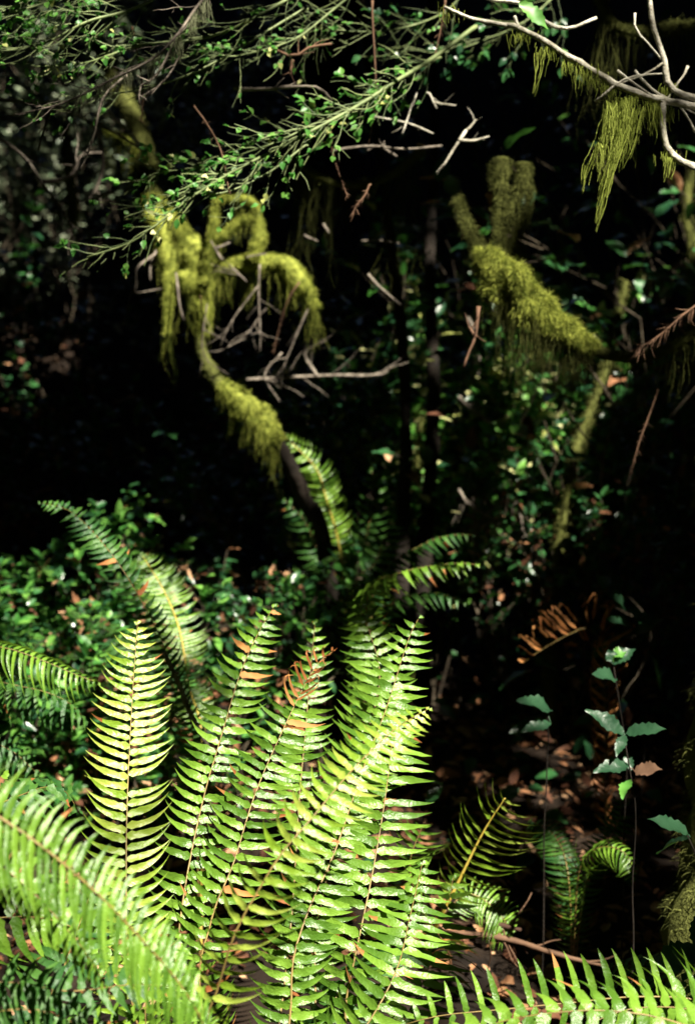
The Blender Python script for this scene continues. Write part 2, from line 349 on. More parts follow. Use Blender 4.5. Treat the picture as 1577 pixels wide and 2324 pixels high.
def rdir(rg, flat=1): 
    v = V((rg.gauss(0, 1), rg.gauss(0, 1), rg.gauss(0, flat))); return v.normalized()
def grow(sm, lm, p, d, ln, r, rg, depth, lsz, ldens, up=.15, spread=.7, lw=.5, sub=4, mats=1, mi=0):
    n = 7; pts = [p]; dd = d.normalized(); q = p
    for i in range(n):
        dd = (dd+rdir(rg)*.16+V((0, 0, up*.12))).normalized(); q = q+dd*ln/n; pts.append(q)
    tube(sm, pts, r, r*.35, 5 if r > .004 else 3, cap=False)
    if depth > 0:
        for k in range(sub):
            i = rg.randint(2, n); a = (dd+rdir(rg)*spread).normalized()
            grow(sm, lm, pts[i], a, ln*rg.uniform(.4, .7), r*.55, rg, depth-1, lsz, ldens, up, spread, lw, sub, mats, mi)
    if depth <= 1 and ldens:
        for k in range(int(ldens*(1 if depth == 0 else .4))):
            t = rg.uniform(.25, 1)*n; i = min(int(t), n-1); pp = pts[i].lerp(pts[i+1], t-i)
            a = (rdir(rg, .5)+dd*.6).normalized()
            leaf(lm, pp, a, V((rg.gauss(0, .35), rg.gauss(-.2, .35), 1)), lsz*rg.uniform(.6, 1.25), lsz*lw*rg.uniform(.8, 1.15), rg.choice(mats) if isinstance(mats, list) else mi, rg.uniform(0, .35))
def shrub(label, base, h, rg, nst=6, lsz=.05, ldens=10, spreadx=.5, lmats=None, picks=None, stem=SSTEM, group=None, depth=2, name='shrub', cat='shrub', lean=(0, 0), lw=.5, sub=4, r=.008):
    t = thing(name, label, cat, base, group); sm = MB(); lm = MB()
    for k in range(nst):
        d = V((rg.gauss(0, spreadx)+lean[0], rg.gauss(0, spreadx)+lean[1], 1))
        grow(sm, lm, V(base)+V((rg.gauss(0, .06), rg.gauss(0, .06), 0)), d, h*rg.uniform(.55, .85), r, rg, depth, lsz, ldens, .3, .75, lw, sub, picks or 0)
    sm.build('stem', stem, t)
    if lm.f: lm.build('foliage', lmats or [LEAF], t)
    return t
GRP = 'leafy shrubs of the understory'
SH = [
 # label, u, ground depth, height, kwargs
 ('tall grey-green shrub out of focus at the upper left edge', (20, 9.5), 3.1, dict(nst=9,lsz=.085,ldens=16,spreadx=.3,lmats=[LEAFG,LEAFG],picks=[0,1],sub=5)),
 ('tall grey-green shrub out of focus behind the hanging bare twigs', (190, 10.2), 3.0, dict(nst=7,lsz=.085,ldens=16,spreadx=.25,lmats=[LEAFG,LEAFG],picks=[0,1],sub=5)),
 ('dim leafy shrub with a few orange leaves at the left edge in shade', (60, 7.2), 1.6, dict(nst=8,lsz=.08,ldens=10,spreadx=.3,lmats=[LEAF,DEADL],picks=[0,0,0,0,1],sub=4)),
 ('low green shrub at the left edge above the arching fern', (20, 4.3), .75, dict(nst=10,lsz=.05,ldens=14,spreadx=.5,lmats=[LEAFL,LEAF],picks=[0,0,1],sub=5)),
 ('low green shrub between the left edge and the leaning fern', (140, 4.8), .72, dict(nst=9,lsz=.05,ldens=14,spreadx=.5,lmats=[LEAFL,LEAF,DEADL],picks=[0,0,0,1,1,1,1,2],sub=5)),
 ('low yellowish shrub under the leaning fern', (250, 4.1), .5, dict(nst=8,lsz=.05,ldens=12,spreadx=.5,lmats=[LEAFL,LEAF,DEADL],picks=[0,0,1,2],sub=4)),
 ('small leafy plant right of the broad bright frond', (455, 4.1), .6, dict(nst=8,lsz=.045,ldens=10,spreadx=.4,lmats=[LEAF,LEAFL,DEADL],picks=[0,1,2],sub=4)),
 ('shrub with pale flower-like leaf tips beside the middle fern', (800, 6.0), 1.75, dict(nst=8,lsz=.09,ldens=8,spreadx=.14,lmats=[LEAF,LEAFY],picks=[0,0,0,0,1],sub=4,lw=.4)),
 ('leafy shrub at the foot of the mossy trunk', (640, 5.8), 1.2, dict(nst=6,lsz=.07,ldens=8,spreadx=.2,lmats=[LEAF],sub=4)),
 ('sun-flecked shrub with rounded green and cream leaves right of centre', (1130, 6.0), 1.55, dict(nst=12,lsz=.075,ldens=12,spreadx=.2,lmats=[LEAF,LEAFL,LEAFY],picks=[0,0,0,1,1,1,2,2],sub=5,lw=.55)),
 ('sun-flecked shrub behind the leaning mossy stem on the right', (1250, 6.6), 1.4, dict(nst=10,lsz=.07,ldens=11,spreadx=.2,lmats=[LEAF,LEAFL,DEADL],picks=[0,0,0,1,1,2],sub=5,lw=.55)),
 ('shrub with a cream leaf among dark ones just right of the slim dark trunks', (1010, 5.6), 1.25, dict(nst=9,lsz=.06,ldens=10,spreadx=.2,lmats=[LEAF,LEAFL,LEAFY],picks=[0,0,0,1,1,2],sub=4,lw=.55)),
 ('dark large-leaved shrub at the right edge below the moss-covered bough', (1440, 5.4), 2.0, dict(nst=7,lsz=.11,ldens=3,spreadx=.16,lmats=[LEAF,DEADL],picks=[0,0,0,0,1],sub=4)),
 ('small-leaved shrub in deep shade behind the withered fern', (1330, 5.0), .9, dict(nst=9,lsz=.05,ldens=10,spreadx=.4,lmats=[LEAF,DEADL],picks=[0,0,0,1],sub=4)),
 ('tall dark shrub behind the twig tangle at the top centre', (1000, 6.2), 3.0, dict(nst=6,lsz=.07,ldens=3,spreadx=.12,lmats=[LEAF,LEAFL],picks=[0,0,1],sub=4)),
 ('tall dark shrub behind the hanging moss at the top right', (1330, 6.4), 3.0, dict(nst=4,lsz=.07,ldens=2,spreadx=.12,lmats=[LEAF,LEAFL],picks=[0,0,1],sub=4)),
 ('tall dark shrub at the top right corner behind the pale twigs', (1540, 6.2), 3.0, dict(nst=4,lsz=.08,ldens=2,spreadx=.12,lmats=[LEAF],sub=4)),
 ('dark shrub behind the candelabra of moss', (560, 7.4), 1.5, dict(nst=5,lsz=.07,ldens=3,spreadx=.15,lmats=[LEAF,DEADL],picks=[0,0,0,1],sub=4)),
 ('slender shrub with yellow-green leaves left of the shaded frond tips', (700, 4.6), .75, dict(nst=6,lsz=.05,ldens=7,spreadx=.2,lmats=[LEAF,LEAFL],picks=[0,1],sub=3)),
 ('leafy shrub low in the middle behind the frond tips', (620, 4.9), .6, dict(nst=7,lsz=.05,ldens=9,spreadx=.35,lmats=[LEAF,DEADL],picks=[0,0,1],sub=4)),
]
def hz(x, y):
    z = .07*noise.noise(V((x*.9, y*.9, 3)))+.03*noise.noise(V((x*3, y*3, 5)))
    if y > 8: z += .55*(y-8)**1.25*.75
    z += .12*max(0, abs(x)-2.5)**1.2
    if abs(x) > 6: z += min(8, (abs(x)-6)**1.5*1.1)  # side banks added out of view to keep sky light out
    if y < -7: z += min(8, (-7-y)**1.5*1.1)  # bank added behind the camera, also to block sky light
    return z
for i, (lb, (u, d), h, k) in enumerate(SH):
    q = P(u, 1162, d); shrub(lb, (q.x, q.y, hz(q.x, q.y)-.02), h, random.Random(100+i), group=GRP, **k)

# ------------------------------------------------------------------ ground
gm = MB(); NX, NY = 150, 170
for j in range(NY+1):
    for i in range(NX+1):
        a = (i/NX-.5)*2; b_ = j/NY
        x = a*10+a**3*30; y = -15+b_*27+b_**6*40
        z = hz(x, y) if y < 26 else hz(x, 26)+.1*(y-26)
        gm.v.append(V((x, y, z)))
for j in range(NY):
    for i in range(NX):
        k = j*(NX+1)+i; gm.f.append((k, k+1, k+NX+2, k+NX+1)); gm.m.append(0)
g_ = gm.build('ground', SOIL); g_['kind'] = 'structure'
# leaf litter
lm = MB(); rg = random.Random(5)
for k in range(9000):
    if k < 5500: x = rg.uniform(-1.6, 1.9); y = rg.uniform(1.8, 5.2)
    else: x = rg.uniform(-3.2, 3.2); y = rg.uniform(4, 11)
    if y < 3.1 and -.9 < x < .35 and rg.random() < .85: continue
    s = rg.uniform(.02, .07)*(1 if y < 5 else 1.5)
    leaf(lm, V((x, y, hz(x, y)+rg.uniform(.004, .04))), rdir(rg, .35), V((rg.gauss(0, .5), rg.gauss(0, .5), 1)), s, s*rg.uniform(.25, .6), 0, rg.uniform(-.3, .6))
tag(lm.build('leaf_litter', DEADL), 'brown fallen leaves scattered over the forest floor', 'leaf litter', kind='stuff')
# herb layer of tiny leaves over the far floor and slope
lm = MB()
for k in range(16000):
    x = rg.uniform(-5.5, 5.5); y = 3.6+rg.random()**.8*14
    if y > 7.2 and (x < .3 or rg.random() < .6 or y > 10): continue
    if noise.noise(V((x*.8, y*.8, 9))) < -.05 and y < 8: continue
    s = rg.uniform(.035, .07)*(1+y*.07); z = hz(x, y)+rg.random()**1.5*(.25 if y < 8 else .9)
    leaf(lm, V((x, y, z)), rdir(rg, .4), V((rg.gauss(0, .4), rg.gauss(-.3, .4), 1)), s, s*.55, 1 if rg.random() < .12 else 0, .2)
tag(lm.build('ground_cover', [LEAF, DEADL]), 'low dark green leaves covering the shaded forest floor and slope', 'ground cover', kind='stuff')

# ------------------------------------------------------------------ mossy limbs
def mossy(parent, name, pts, radii, rg, hair=3000, hl=.03, hang=60, hangl=.2, mm=MOSS, bark=BARK, hm=None, lump=.35, n=60, hr=.0012, hangw=(0, 1), hairw=(0, 1)):
    """limb tube + moss fur + hanging strands, as limb > moss, hanging_moss"""
    path, L = arclen(pts, n); rp, _ = arclen([V((r, i*.0001, 0)) for i, r in enumerate(radii)], n)
    ks = len(radii)-1; rr = []
    for i in range(n):
        t = i/(n-1)*ks; k = min(int(t), ks-1); rr.append(radii[k]+(radii[k+1]-radii[k])*(t-k))
    b = MB(); tube(b, path, 0, sides=14, radii=rr, lump=lump, lf=14)
    o = b.build(name, bark if hair == 0 else mm, parent)
    if hair:
        h = MB()
        for k in range(hair):
            i = (hairw[0]+(hairw[1]-hairw[0])*rg.random())*(n-1); a = int(i); p = path[a].lerp(path[min(a+1, n-1)], i-a); T = (path[min(a+1, n-1)]-path[max(a-1, 0)]).normalized()
            s = rdir(rg); s = (s-T*s.dot(T)).normalized()
            if s.z < -.2 and rg.random() < .5: s.z *= -1
            r = rr[a]
            r = r*(1+lump*noise.noise((p+s*r)*14)+lump*.5*noise.noise((p+s*r)*14*2.7))
            cl = .4+1.1*max(0, noise.noise(p*22+s*2)+.45)
            q = p+s*r*.92; l = hl*rg.uniform(.3, 1)*cl; d = (s+rdir(rg)*.7+V((0, 0, -.25))).normalized()
            wv = d.orthogonal().normalized(); wv.rotate(Matrix.Rotation(rg.random()*6.3, 3, d)); hw = hr*rg.uniform(.8, 1.6)
            q2 = q+d*l*.55; q3 = q2+(d+V((0, 0, -.9))+rdir(rg)*.5).normalized()*l*.55
            h.add([q-wv*hw, q+wv*hw, q2+wv*hw*.8, q2-wv*hw*.8, q3], [(0, 1, 2, 3), (3, 2, 4)])
        h.build('moss', mm, o)
    if hang:
        h = MB()
        for k in range(hang):
            i = (hangw[0]+(hangw[1]-hangw[0])*rg.random())*(n-1); a = int(i); p = path[a]
            env = max(.15, .55+noise.noise(V((i*.12, k*.0, 4+L)))*1.3)
            strand(h, p+V((rg.gauss(0, rr[a]*.45), rg.gauss(0, rr[a]*.45), -rr[a]*.7)), hangl*env*rg.uniform(.35, 1), hr*1.1, rg)
        if hang: h.build('hanging_moss', hm or mm, o)
    return o
def strand(h, p, l, r, rg, n=7):
    q = V(p); pts = [q.copy()]; dx = rg.gauss(0, .1); dy = rg.gauss(0, .1)
    for i in range(n):
        q = q+V((dx+rg.gauss(0, .22), dy+rg.gauss(0, .22), -1)).normalized()*l/n; pts.append(q)
    tube(h, pts, r, r*.3, 3, cap=False)

def branch(mb, lst, r0, r1, rg, amp=.006, n=None, sides=6):
    pts = [P(*a) if not isinstance(a, V) else a for a in lst]
    L = sum((b-a).length for a, b in zip(pts, pts[1:])); n = n or max(6, int(L/.02))
    w_ = wig(pts, min(n, 70), amp, rg); tube(mb, w_, r0, r1, sides, lump=.45, lf=90); return w_

# ---- left mossy maple
rg = random.Random(21); D = 4.6
q = P(790,1500,4.9); q.z = hz(q.x, q.y)-.1
tree = thing('mossy_maple', 'crooked small tree draped in shaggy yellow-green moss, leaning from upper left down to the centre', 'tree', q)
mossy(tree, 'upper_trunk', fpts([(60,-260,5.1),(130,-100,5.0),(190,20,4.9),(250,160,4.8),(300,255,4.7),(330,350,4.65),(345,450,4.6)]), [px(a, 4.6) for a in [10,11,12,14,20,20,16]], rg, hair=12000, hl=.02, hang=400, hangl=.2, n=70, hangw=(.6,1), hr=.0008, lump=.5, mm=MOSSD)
mossy(tree, 'trunk', fpts([(340,440,4.6),(352,470,4.6),(395,510,4.6),(442,580,4.6),(448,650,4.6),(455,720,4.6),(458,760,4.6)]), [px(a, 4.6) for a in [14,20,22,36,34,22,10]], rg, hair=24000, hl=.02, hang=900, hangl=.2, n=70, hangw=(.1,.75), hr=.0007, lump=.8)
mossy(tree, 'bare_trunk', fpts([(455,735,4.6),(459,800,4.6),(486,855,4.6),(510,885,4.6)]), [px(a, 4.6) for a in [11,13,14,16]], rg, hair=500, hl=.015, hang=20, hangl=.1, mm=MOSSD, n=30)  # dim stretch: shade put into a darker moss tone and thinner fur
mossy(tree, 'mossy_bend', fpts([(500,872,4.6),(550,915,4.6),(600,965,4.6),(630,1005,4.62)]), [px(a, 4.6) for a in [14,30,30,16]], rg, hair=9000, hl=.022, hang=350, hangl=.12, n=40, hr=.0008, lump=.6)
mossy(tree, 'lower_trunk', [P(*a) for a in [(622,985,4.62),(655,1050,4.65),(690,1130,4.75),(740,1260,4.85)]]+[q], [px(a, 4.6) for a in [14,20,20,22,26]], rg, hair=0, hang=0)  # no moss here, dark bark colour takes the place of shade
for lst, rr_, hn, hg, hl_, hw_ in [
    ([(462,640,4.55),(478,560,4.5),(487,500,4.5),(490,456,4.5),(530,452,4.5),(574,462,4.5),(588,500,4.5),(586,560,4.5),(572,590,4.5)], [14,10,8,7,5,8,10,11,8], 9000, 90, .13, (.6,.9)),
    ([(470,570,4.55),(500,540,4.5),(530,512,4.5),(560,495,4.5),(588,490,4.5)], [12,9,8,7,6], 3500, 60, .1, (.3,1)),
    ([(465,610,4.6),(520,602,4.6),(580,600,4.6),(630,600,4.6),(668,630,4.6),(700,660,4.6),(720,700,4.6)], [22,22,18,22,24,20,6], 11000, 520, .14, (0,1)),
    ([(350,480,4.55),(372,540,4.5),(385,600,4.5),(382,680,4.5),(378,760,4.5)], [18,15,14,9,5], 4500, 160, .16, (0,1)),
    ([(325,350,4.65),(290,320,4.65),(240,300,4.7)], [14,9,5], 1500, 90, .2, (0,1))]:
    mossy(tree, 'limb', fpts(lst), [px(a, 4.55) for a in rr_], rg, hair=hn, hl=.017, hang=hg, hangl=hl_, n=40, hr=.0007, lump=.7, hangw=hw_)
for lst in [[(355,570,4.5),(330,590,4.45),(312,610,4.4),(312,650,4.4),(302,660,4.4),(295,700,4.4),(285,738,4.4)],[(302,660,4.4),(340,657,4.4),(372,652,4.4)],[(352,575,4.5),(342,600,4.5),(345,640,4.5)],
            [(400,620,4.45),(405,680,4.4),(418,725,4.4)],[(505,590,4.4),(480,550,4.4)],[(490,560,4.35),(520,545,4.35)],[(560,585,4.4),(605,580,4.4)]]:
    o = MB(); branch(o, lst, .004, .002, rg, .012); o.build('twig', GBARK, tree)
# hanging moss clumps left
for lb, lst, rr_ in [('narrow moss-wrapped dead branch hanging at the left below the grey-green shrub', [(150,290,4.6),(155,350,4.6),(160,420,4.6),(168,480,4.6),(160,530,4.6)], [4,8,10,11,3]),
]:
    t = thing('hanging_branch', lb, 'branch', P(*lst[0])); mossy(t, 'moss_sleeve', fpts(lst), [px(a, 4.6) for a in rr_], rg, hair=1500, hl=.025, hang=25, hangl=.12, n=30, mm=MOSSD)

# ---- right mossy bough with trunk at the edge
rg = random.Random(22)
b = P(1690, 2400, 2.75); b.z = hz(b.x, b.y)-.05
rt = thing('mossy_tree', 'dark tree at the right edge with moss on its foot and a long moss-draped bough', 'tree', b)
top = V((b.x+1.6, b.y+1.6, 6.6))
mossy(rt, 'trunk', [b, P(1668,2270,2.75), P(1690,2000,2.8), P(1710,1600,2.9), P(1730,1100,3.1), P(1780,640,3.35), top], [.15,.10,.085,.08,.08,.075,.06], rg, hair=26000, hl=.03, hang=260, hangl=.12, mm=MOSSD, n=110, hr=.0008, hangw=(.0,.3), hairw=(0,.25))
mossy(rt, 'bough', fpts([(1760,600,3.25),(1600,740,3.3),(1480,805,3.35),(1380,805,3.4),(1310,770,3.4)]), [px(a, 3.4) for a in [20,16,13,13,15]], rg, hair=1500, hl=.02, hang=160, hangl=.14, n=50, hr=.0006, mm=MOSSD, hm=MOSSD)  # outer stretch in the darker moss, its shade is in the colour
mossy(rt, 'mossy_bough', fpts([(1345,790,3.4),(1300,762,3.4),(1255,735,3.4),(1195,690,3.4),(1150,640,3.4),(1115,600,3.42),(1095,580,3.43)]), [px(a, 3.4) for a in [10,20,28,36,42,36,14]], rg, hair=52000, hl=.03, hang=1100, hangl=.2, n=70, hr=.0006, hm=MOSSD, lump=.8, hangw=(.02,.95))  # strands below use the darker moss as painted underside shade
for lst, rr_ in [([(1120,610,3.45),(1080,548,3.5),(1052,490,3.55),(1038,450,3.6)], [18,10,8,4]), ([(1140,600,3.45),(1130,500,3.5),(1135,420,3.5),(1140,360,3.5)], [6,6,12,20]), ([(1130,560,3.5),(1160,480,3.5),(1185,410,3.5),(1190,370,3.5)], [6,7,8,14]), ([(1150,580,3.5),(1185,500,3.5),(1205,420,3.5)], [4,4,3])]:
    mossy(rt, 'limb', fpts(lst), [px(a, 3.5) for a in rr_], rg, hair=5000, hl=.02, hang=110, hangl=.25, n=24, mm=MOSSD, hm=MOSSD, hr=.0005, lump=.8)  # upper extension darkened by moss colour in place of real shade
# ---- leaning mossy stems right of centre
def mtree(label, lst, rr_, hair, mm=MOSSD, name='mossy_tree', d=5., hang=60, cat='tree'):
    q = P(*lst[-1]); q.z = hz(q.x, q.y)-.05
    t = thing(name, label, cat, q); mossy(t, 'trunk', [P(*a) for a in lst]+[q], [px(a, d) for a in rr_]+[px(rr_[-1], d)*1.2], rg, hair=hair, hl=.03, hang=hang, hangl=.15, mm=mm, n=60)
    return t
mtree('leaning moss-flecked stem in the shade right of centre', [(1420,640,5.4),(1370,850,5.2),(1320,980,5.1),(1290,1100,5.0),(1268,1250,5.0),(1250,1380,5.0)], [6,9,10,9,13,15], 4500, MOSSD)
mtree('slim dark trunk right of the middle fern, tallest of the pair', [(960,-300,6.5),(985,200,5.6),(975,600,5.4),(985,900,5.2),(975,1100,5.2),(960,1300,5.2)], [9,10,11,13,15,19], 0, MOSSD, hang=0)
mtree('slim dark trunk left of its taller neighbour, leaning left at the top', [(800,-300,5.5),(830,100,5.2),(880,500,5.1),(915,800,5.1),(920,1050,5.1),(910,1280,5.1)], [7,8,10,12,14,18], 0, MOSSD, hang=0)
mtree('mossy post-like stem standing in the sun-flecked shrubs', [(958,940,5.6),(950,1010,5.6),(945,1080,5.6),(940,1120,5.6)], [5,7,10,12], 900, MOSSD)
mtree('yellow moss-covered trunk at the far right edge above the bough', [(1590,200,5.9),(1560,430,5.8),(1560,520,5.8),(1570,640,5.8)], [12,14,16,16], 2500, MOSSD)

# ------------------------------------------------------------------ upper right pale twigs and hanging moss
rg = random.Random(31)
t = thing('lichen_branch', 'pale lichen-crusted branch reaching in from the upper right corner, hung with moss', 'branch', P(1700,270,2.7))
m_ = MB()
d = 2.7
branch(m_, [(1710,275,d),(1577,243,d),(1490,225,d),(1430,205,d),(1380,185,d),(1372,178,d)], .0085, .007, rg, .006)
branch(m_, [(1400,195,d),(1340,158,d),(1290,128,d),(1240,98,d),(1175,62,d),(1145,57,d)], .007, .0055, rg, .006)
branch(m_, [(1175,62,d),(1165,38,d)], .004, .003, rg, .002)
branch(m_, [(1150,58,d),(1080,46,d),(1055,36,d),(1008,14,d)], .0045, .003, rg, .006)
branch(m_, [(1000,-60,d),(1110,-5,d),(1180,8,d),(1240,52,d),(1290,62,d),(1350,40,d)], .0045, .0035, rg, .008)
branch(m_, [(1462,-60,d),(1473,20,d),(1485,70,d),(1510,130,d),(1514,180,d),(1545,212,d),(1600,225,d)], .0045, .007, rg, .006)
branch(m_, [(1505,228,d),(1508,300,d),(1522,345,d),(1577,380,d),(1640,400,d)], .0065, .007, rg, .006)
for lst in [[(1440,30,d),(1450,70,d),(1480,105,d),(1508,140,d)],[(1510,138,d),(1460,170,d),(1400,190,d),(1380,210,d)],[(1440,160,d),(1490,210,d),(1577,260,d)],[(1400,160,d),(1450,195,d),(1520,240,d)],[(1560,150,d),(1530,190,d),(1500,240,d)],[(1350,230,d),(1420,180,d),(1500,170,d)],[(1577,300,d),(1540,240,d),(1500,215,d)]]:
    branch(m_, lst, .0028, .0016, rg, .008)
m_.build('branch_wood', PALEB, t)
h = MB()
def curtain(h, u0, u1, v0, l, n, w=.0009):
    for k in range(n):
        u = rg.uniform(u0, u1); strand(h, P(u, v0+rg.uniform(-8, 8), d+rg.gauss(0, .03)), px(l, d)*rg.uniform(.35, 1), w, rg, 9)
curtain(h, 1375, 1400, 235, 160, 60); curtain(h, 1345, 1380, 330, 70, 22); curtain(h, 1395, 1440, 225, 110, 45); curtain(h, 1405, 1430, 260, 130, 26)
curtain(h, 1360, 1372, 330, 130, 12); curtain(h, 1320, 1330, 380, 80, 7); curtain(h, 1505, 1525, 350, 60, 14); curtain(h, 1450, 1500, 240, 90, 30); curtain(h, 1290, 1360, 150, 70, 20)
for lst, n in [([(1392,235,d),(1370,330,d),(1355,400,d)], 26), ([(1385,260,d),(1345,350,d),(1328,390,d),(1318,460,d)], 12), ([(1430,250,d),(1395,350,d),(1372,420,d),(1362,470,d),(1345,545,d)], 22), ([(1420,230,d),(1400,330,d),(1380,430,d),(1360,480,d)], 14), ([(1225,120,d),(1222,170,d),(1208,225,d)], 8), ([(1525,350,d),(1515,400,d),(1504,425,d)], 6), ([(1440,250,d),(1425,330,d),(1405,400,d)], 12)]:
    for k in range(n):
        pts = fpts(lst); j = V((rg.gauss(0, .010), rg.gauss(0, .01), 0)); e = rg.uniform(.55, 1)
        pp = arclen(pts, 16)[0]; pp = pp[:max(4, int(16*e))]
        pp = [q_+j*(1-i/16*.7)+noise.noise_vector(q_*30+V((k*3.1, 0, 0)))*.006 for i, q_ in enumerate(pp)]
        tube(h, pp, .0009, .0004, 3, cap=False)
h.build('hanging_moss', MOSSH, t)
h = MB()
for k in range(420):   # moss tufts on the twigs
    u, v = rg.choice([(1240,105),(1290,135),(1340,160),(1380,190),(1430,212),(1490,228),(1515,190),(1508,240),(1520,345),(1500,250),(1360,172),(1180,70),(1010,15)])
    q = P(u+rg.gauss(0, 14), v+rg.gauss(0, 6)+6, d); strand(h, q, rg.uniform(.008, .03), .0011, rg, 3)
h.build('moss_tufts', MOSSH, t)['kind'] = 'stuff'
lm = MB(); leaf(lm, P(1178,5,2.6), P(1245,62,2.6)-P(1178,5,2.6), V((.2,-1,.3)), px(88,2.6), px(36,2.6), 0, .1, 1)
tag(lm.build('leaf', LEAFL), 'single lime-green leaf resting on the pale twig at the top right', 'leaf')
# hanging dim moss mass behind the branch
t = thing('hanging_branch', 'dim bough veiled in long olive moss behind the pale upper right branch', 'branch', P(1700,60,3.6))
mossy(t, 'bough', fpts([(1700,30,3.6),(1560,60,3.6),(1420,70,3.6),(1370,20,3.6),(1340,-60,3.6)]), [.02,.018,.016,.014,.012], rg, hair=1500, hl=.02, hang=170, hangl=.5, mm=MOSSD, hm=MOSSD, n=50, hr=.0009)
t = thing('hanging_branch', 'shaded bough with long thin moss curtains hanging behind the redwood twigs at centre', 'branch', P(960,340,4.6))
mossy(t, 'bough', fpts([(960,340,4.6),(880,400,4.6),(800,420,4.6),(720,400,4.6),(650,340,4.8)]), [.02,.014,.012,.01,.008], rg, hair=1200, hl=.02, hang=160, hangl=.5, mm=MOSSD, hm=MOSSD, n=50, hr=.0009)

# ------------------------------------------------------------------ leafy huckleberry sprays
def spray(label, main_pts, rg, nside=16, sl=.14, leafn=4, lsz=.02, r=.004, lmats=None, stem=GSTEM, sidebias=0, name='huckleberry_branch', dz=0, wispy=.5, tend=.15, group='leafy huckleberry branches'):
    lsz *= .8; nside = int(nside*.8); leafn = max(1, leafn-1); wispy = min(.95, wispy+.15); r *= .85
    pts = [P(*a) for a in main_pts]; t = thing(name, label, 'branch', pts[0], group)
    sm = MB(); lm = MB(); path = wig(pts, 60, .008, rg, .5); tube(sm, path, r, r*.35, 5)
    for k in range(nside):
        x = tend+(1-tend)*(k+rg.random())/nside; i = min(58, int(x*59)); T = (path[i+1]-path[i]).normalized()
        nn = (CAM-path[i]).normalized(); sd = T.cross(nn).normalized()*(1 if (k % 2 if not sidebias else rg.random() < .5+sidebias) else -1)
        dirn = (T*rg.uniform(.7, 1.4)+sd*rg.uniform(.25, .8)+rdir(rg)*.25).normalized(); ln = sl*rg.uniform(.4, 1.1)*(1.15-.5*x)
        pp = [path[i]]; q = path[i]; dd = dirn
        for j in range(8):
            dd = (dd+rdir(rg)*.22+T*.05).normalized(); q = q+dd*ln/8; pp.append(q)
        tube(sm, pp, r*.3, r*.16, 3, cap=False)
        for kk in range(rg.randint(1, 4)):
            j = rg.randint(2, 7); d2 = (dd+rdir(rg)*.8).normalized(); e = pp[j]+d2*ln*rg.uniform(.15, .4)
            mid = pp[j].lerp(e, .5)+rdir(rg)*ln*.03; tube(sm, [pp[j], mid, e], r*.2, r*.12, 3, cap=False)
            if rg.random() > wispy:
                for s_ in range(rg.randint(1, leafn)):
                    f = rg.uniform(.3, 1); leaf(lm, pp[j].lerp(e, f), (d2+rdir(rg)*.9), V((rg.gauss(0, .4), -.5+rg.gauss(0, .4), .9)), lsz*rg.uniform(.6, 1.2), lsz*.7, rg.choice([0]*12+[1]))
        if rg.random() > wispy*.8:
            for s_ in range(rg.randint(1, leafn+1)):
                j = rg.randint(3, 8); leaf(lm, pp[j], (dd+rdir(rg)*.8), V((rg.gauss(0, .4), -.5+rg.gauss(0, .4), .9)), lsz*rg.uniform(.6, 1.2), lsz*.7, rg.choice([0]*12+[1]))
    sm.build('stem', stem, t)
    if lm.f: lm.build('foliage', lmats or [LEAFL, LEAFY], t)
    return t
rg = random.Random(41)
spray('long sunlit leafy branch sweeping from top centre down left to above the mossy candelabra', [(1080,60,3.2),(980,130,3.1),(900,180,3.0),(820,235,2.95),(720,290,2.9),(640,335,2.9),(540,385,2.9),(460,430,2.9),(400,470,2.9),(350,510,2.9),(290,550,2.9),(200,582,2.9)], rg, 84, .16, 4, .024, .007, wispy=.42)
spray('second leafy branch close above the long sweeping one, ending in a fan of twigs', [(1000,130,3.2),(860,210,3.1),(740,270,3.05),(640,320,3.0),(560,350,3.0),(470,380,3.0),(360,400,3.0),(330,440,3.0)], rg, 60, .14, 5, .027, .004, wispy=.38)
spray('lowest leafy side branch of the middle, curving left above the mossy trunk', [(700,330,3.0),(600,400,2.95),(500,440,2.9),(400,440,2.9),(330,470,2.9),(250,465,2.9)], rg, 26, .13, 4, .022, .003)
spray('leafy branch along the very top left edge', [(420,-40,2.9),(300,20,2.85),(200,50,2.8),(100,100,2.8),(0,118,2.8),(-80,130,2.8)], rg, 46, .18, 4, .022, .005, wispy=.4)
spray('leafy branch at the top left crossing in front of the mossy trunk', [(760,-60,3.0),(600,30,2.9),(480,80,2.9),(330,95,2.85),(200,140,2.85),(80,150,2.85)], rg, 50, .16, 4, .018, .005, wispy=.5)
spray('leafy branch reaching left just above the grey-green shrub', [(700,20,3.0),(560,100,2.95),(450,160,2.9),(330,200,2.9),(230,215,2.9),(90,245,2.9)], rg, 34, .15, 4, .02, .004, wispy=.5)
spray('leafy branch in the top left corner, leaves thickest', [(300,-80,2.9),(150,-10,2.85),(60,20,2.8),(-60,50,2.8)], rg, 40, .18, 5, .026, .004, wispy=.2)
spray('leafy branch dropping from the top edge left of centre', [(860,-60,3.2),(760,20,3.2),(680,80,3.15),(600,110,3.1),(520,130,3.1)], rg, 30, .16, 4, .02, .004, wispy=.5)
spray('fine-leaved branch at the top edge right of centre', [(1080,-60,3.4),(1020,20,3.4),(930,60,3.4),(820,70,3.3),(700,60,3.3)], rg, 34, .18, 3, .02, .004, wispy=.6)
spray('dim green branch hanging at the top behind the redwood twigs', [(1300,-60,3.9),(1200,40,3.8),(1100,90,3.8),(1000,120,3.8),(900,110,3.8)], rg, 36, .22, 6, .035, .004, wispy=.3, lmats=[LEAF, LEAFL])
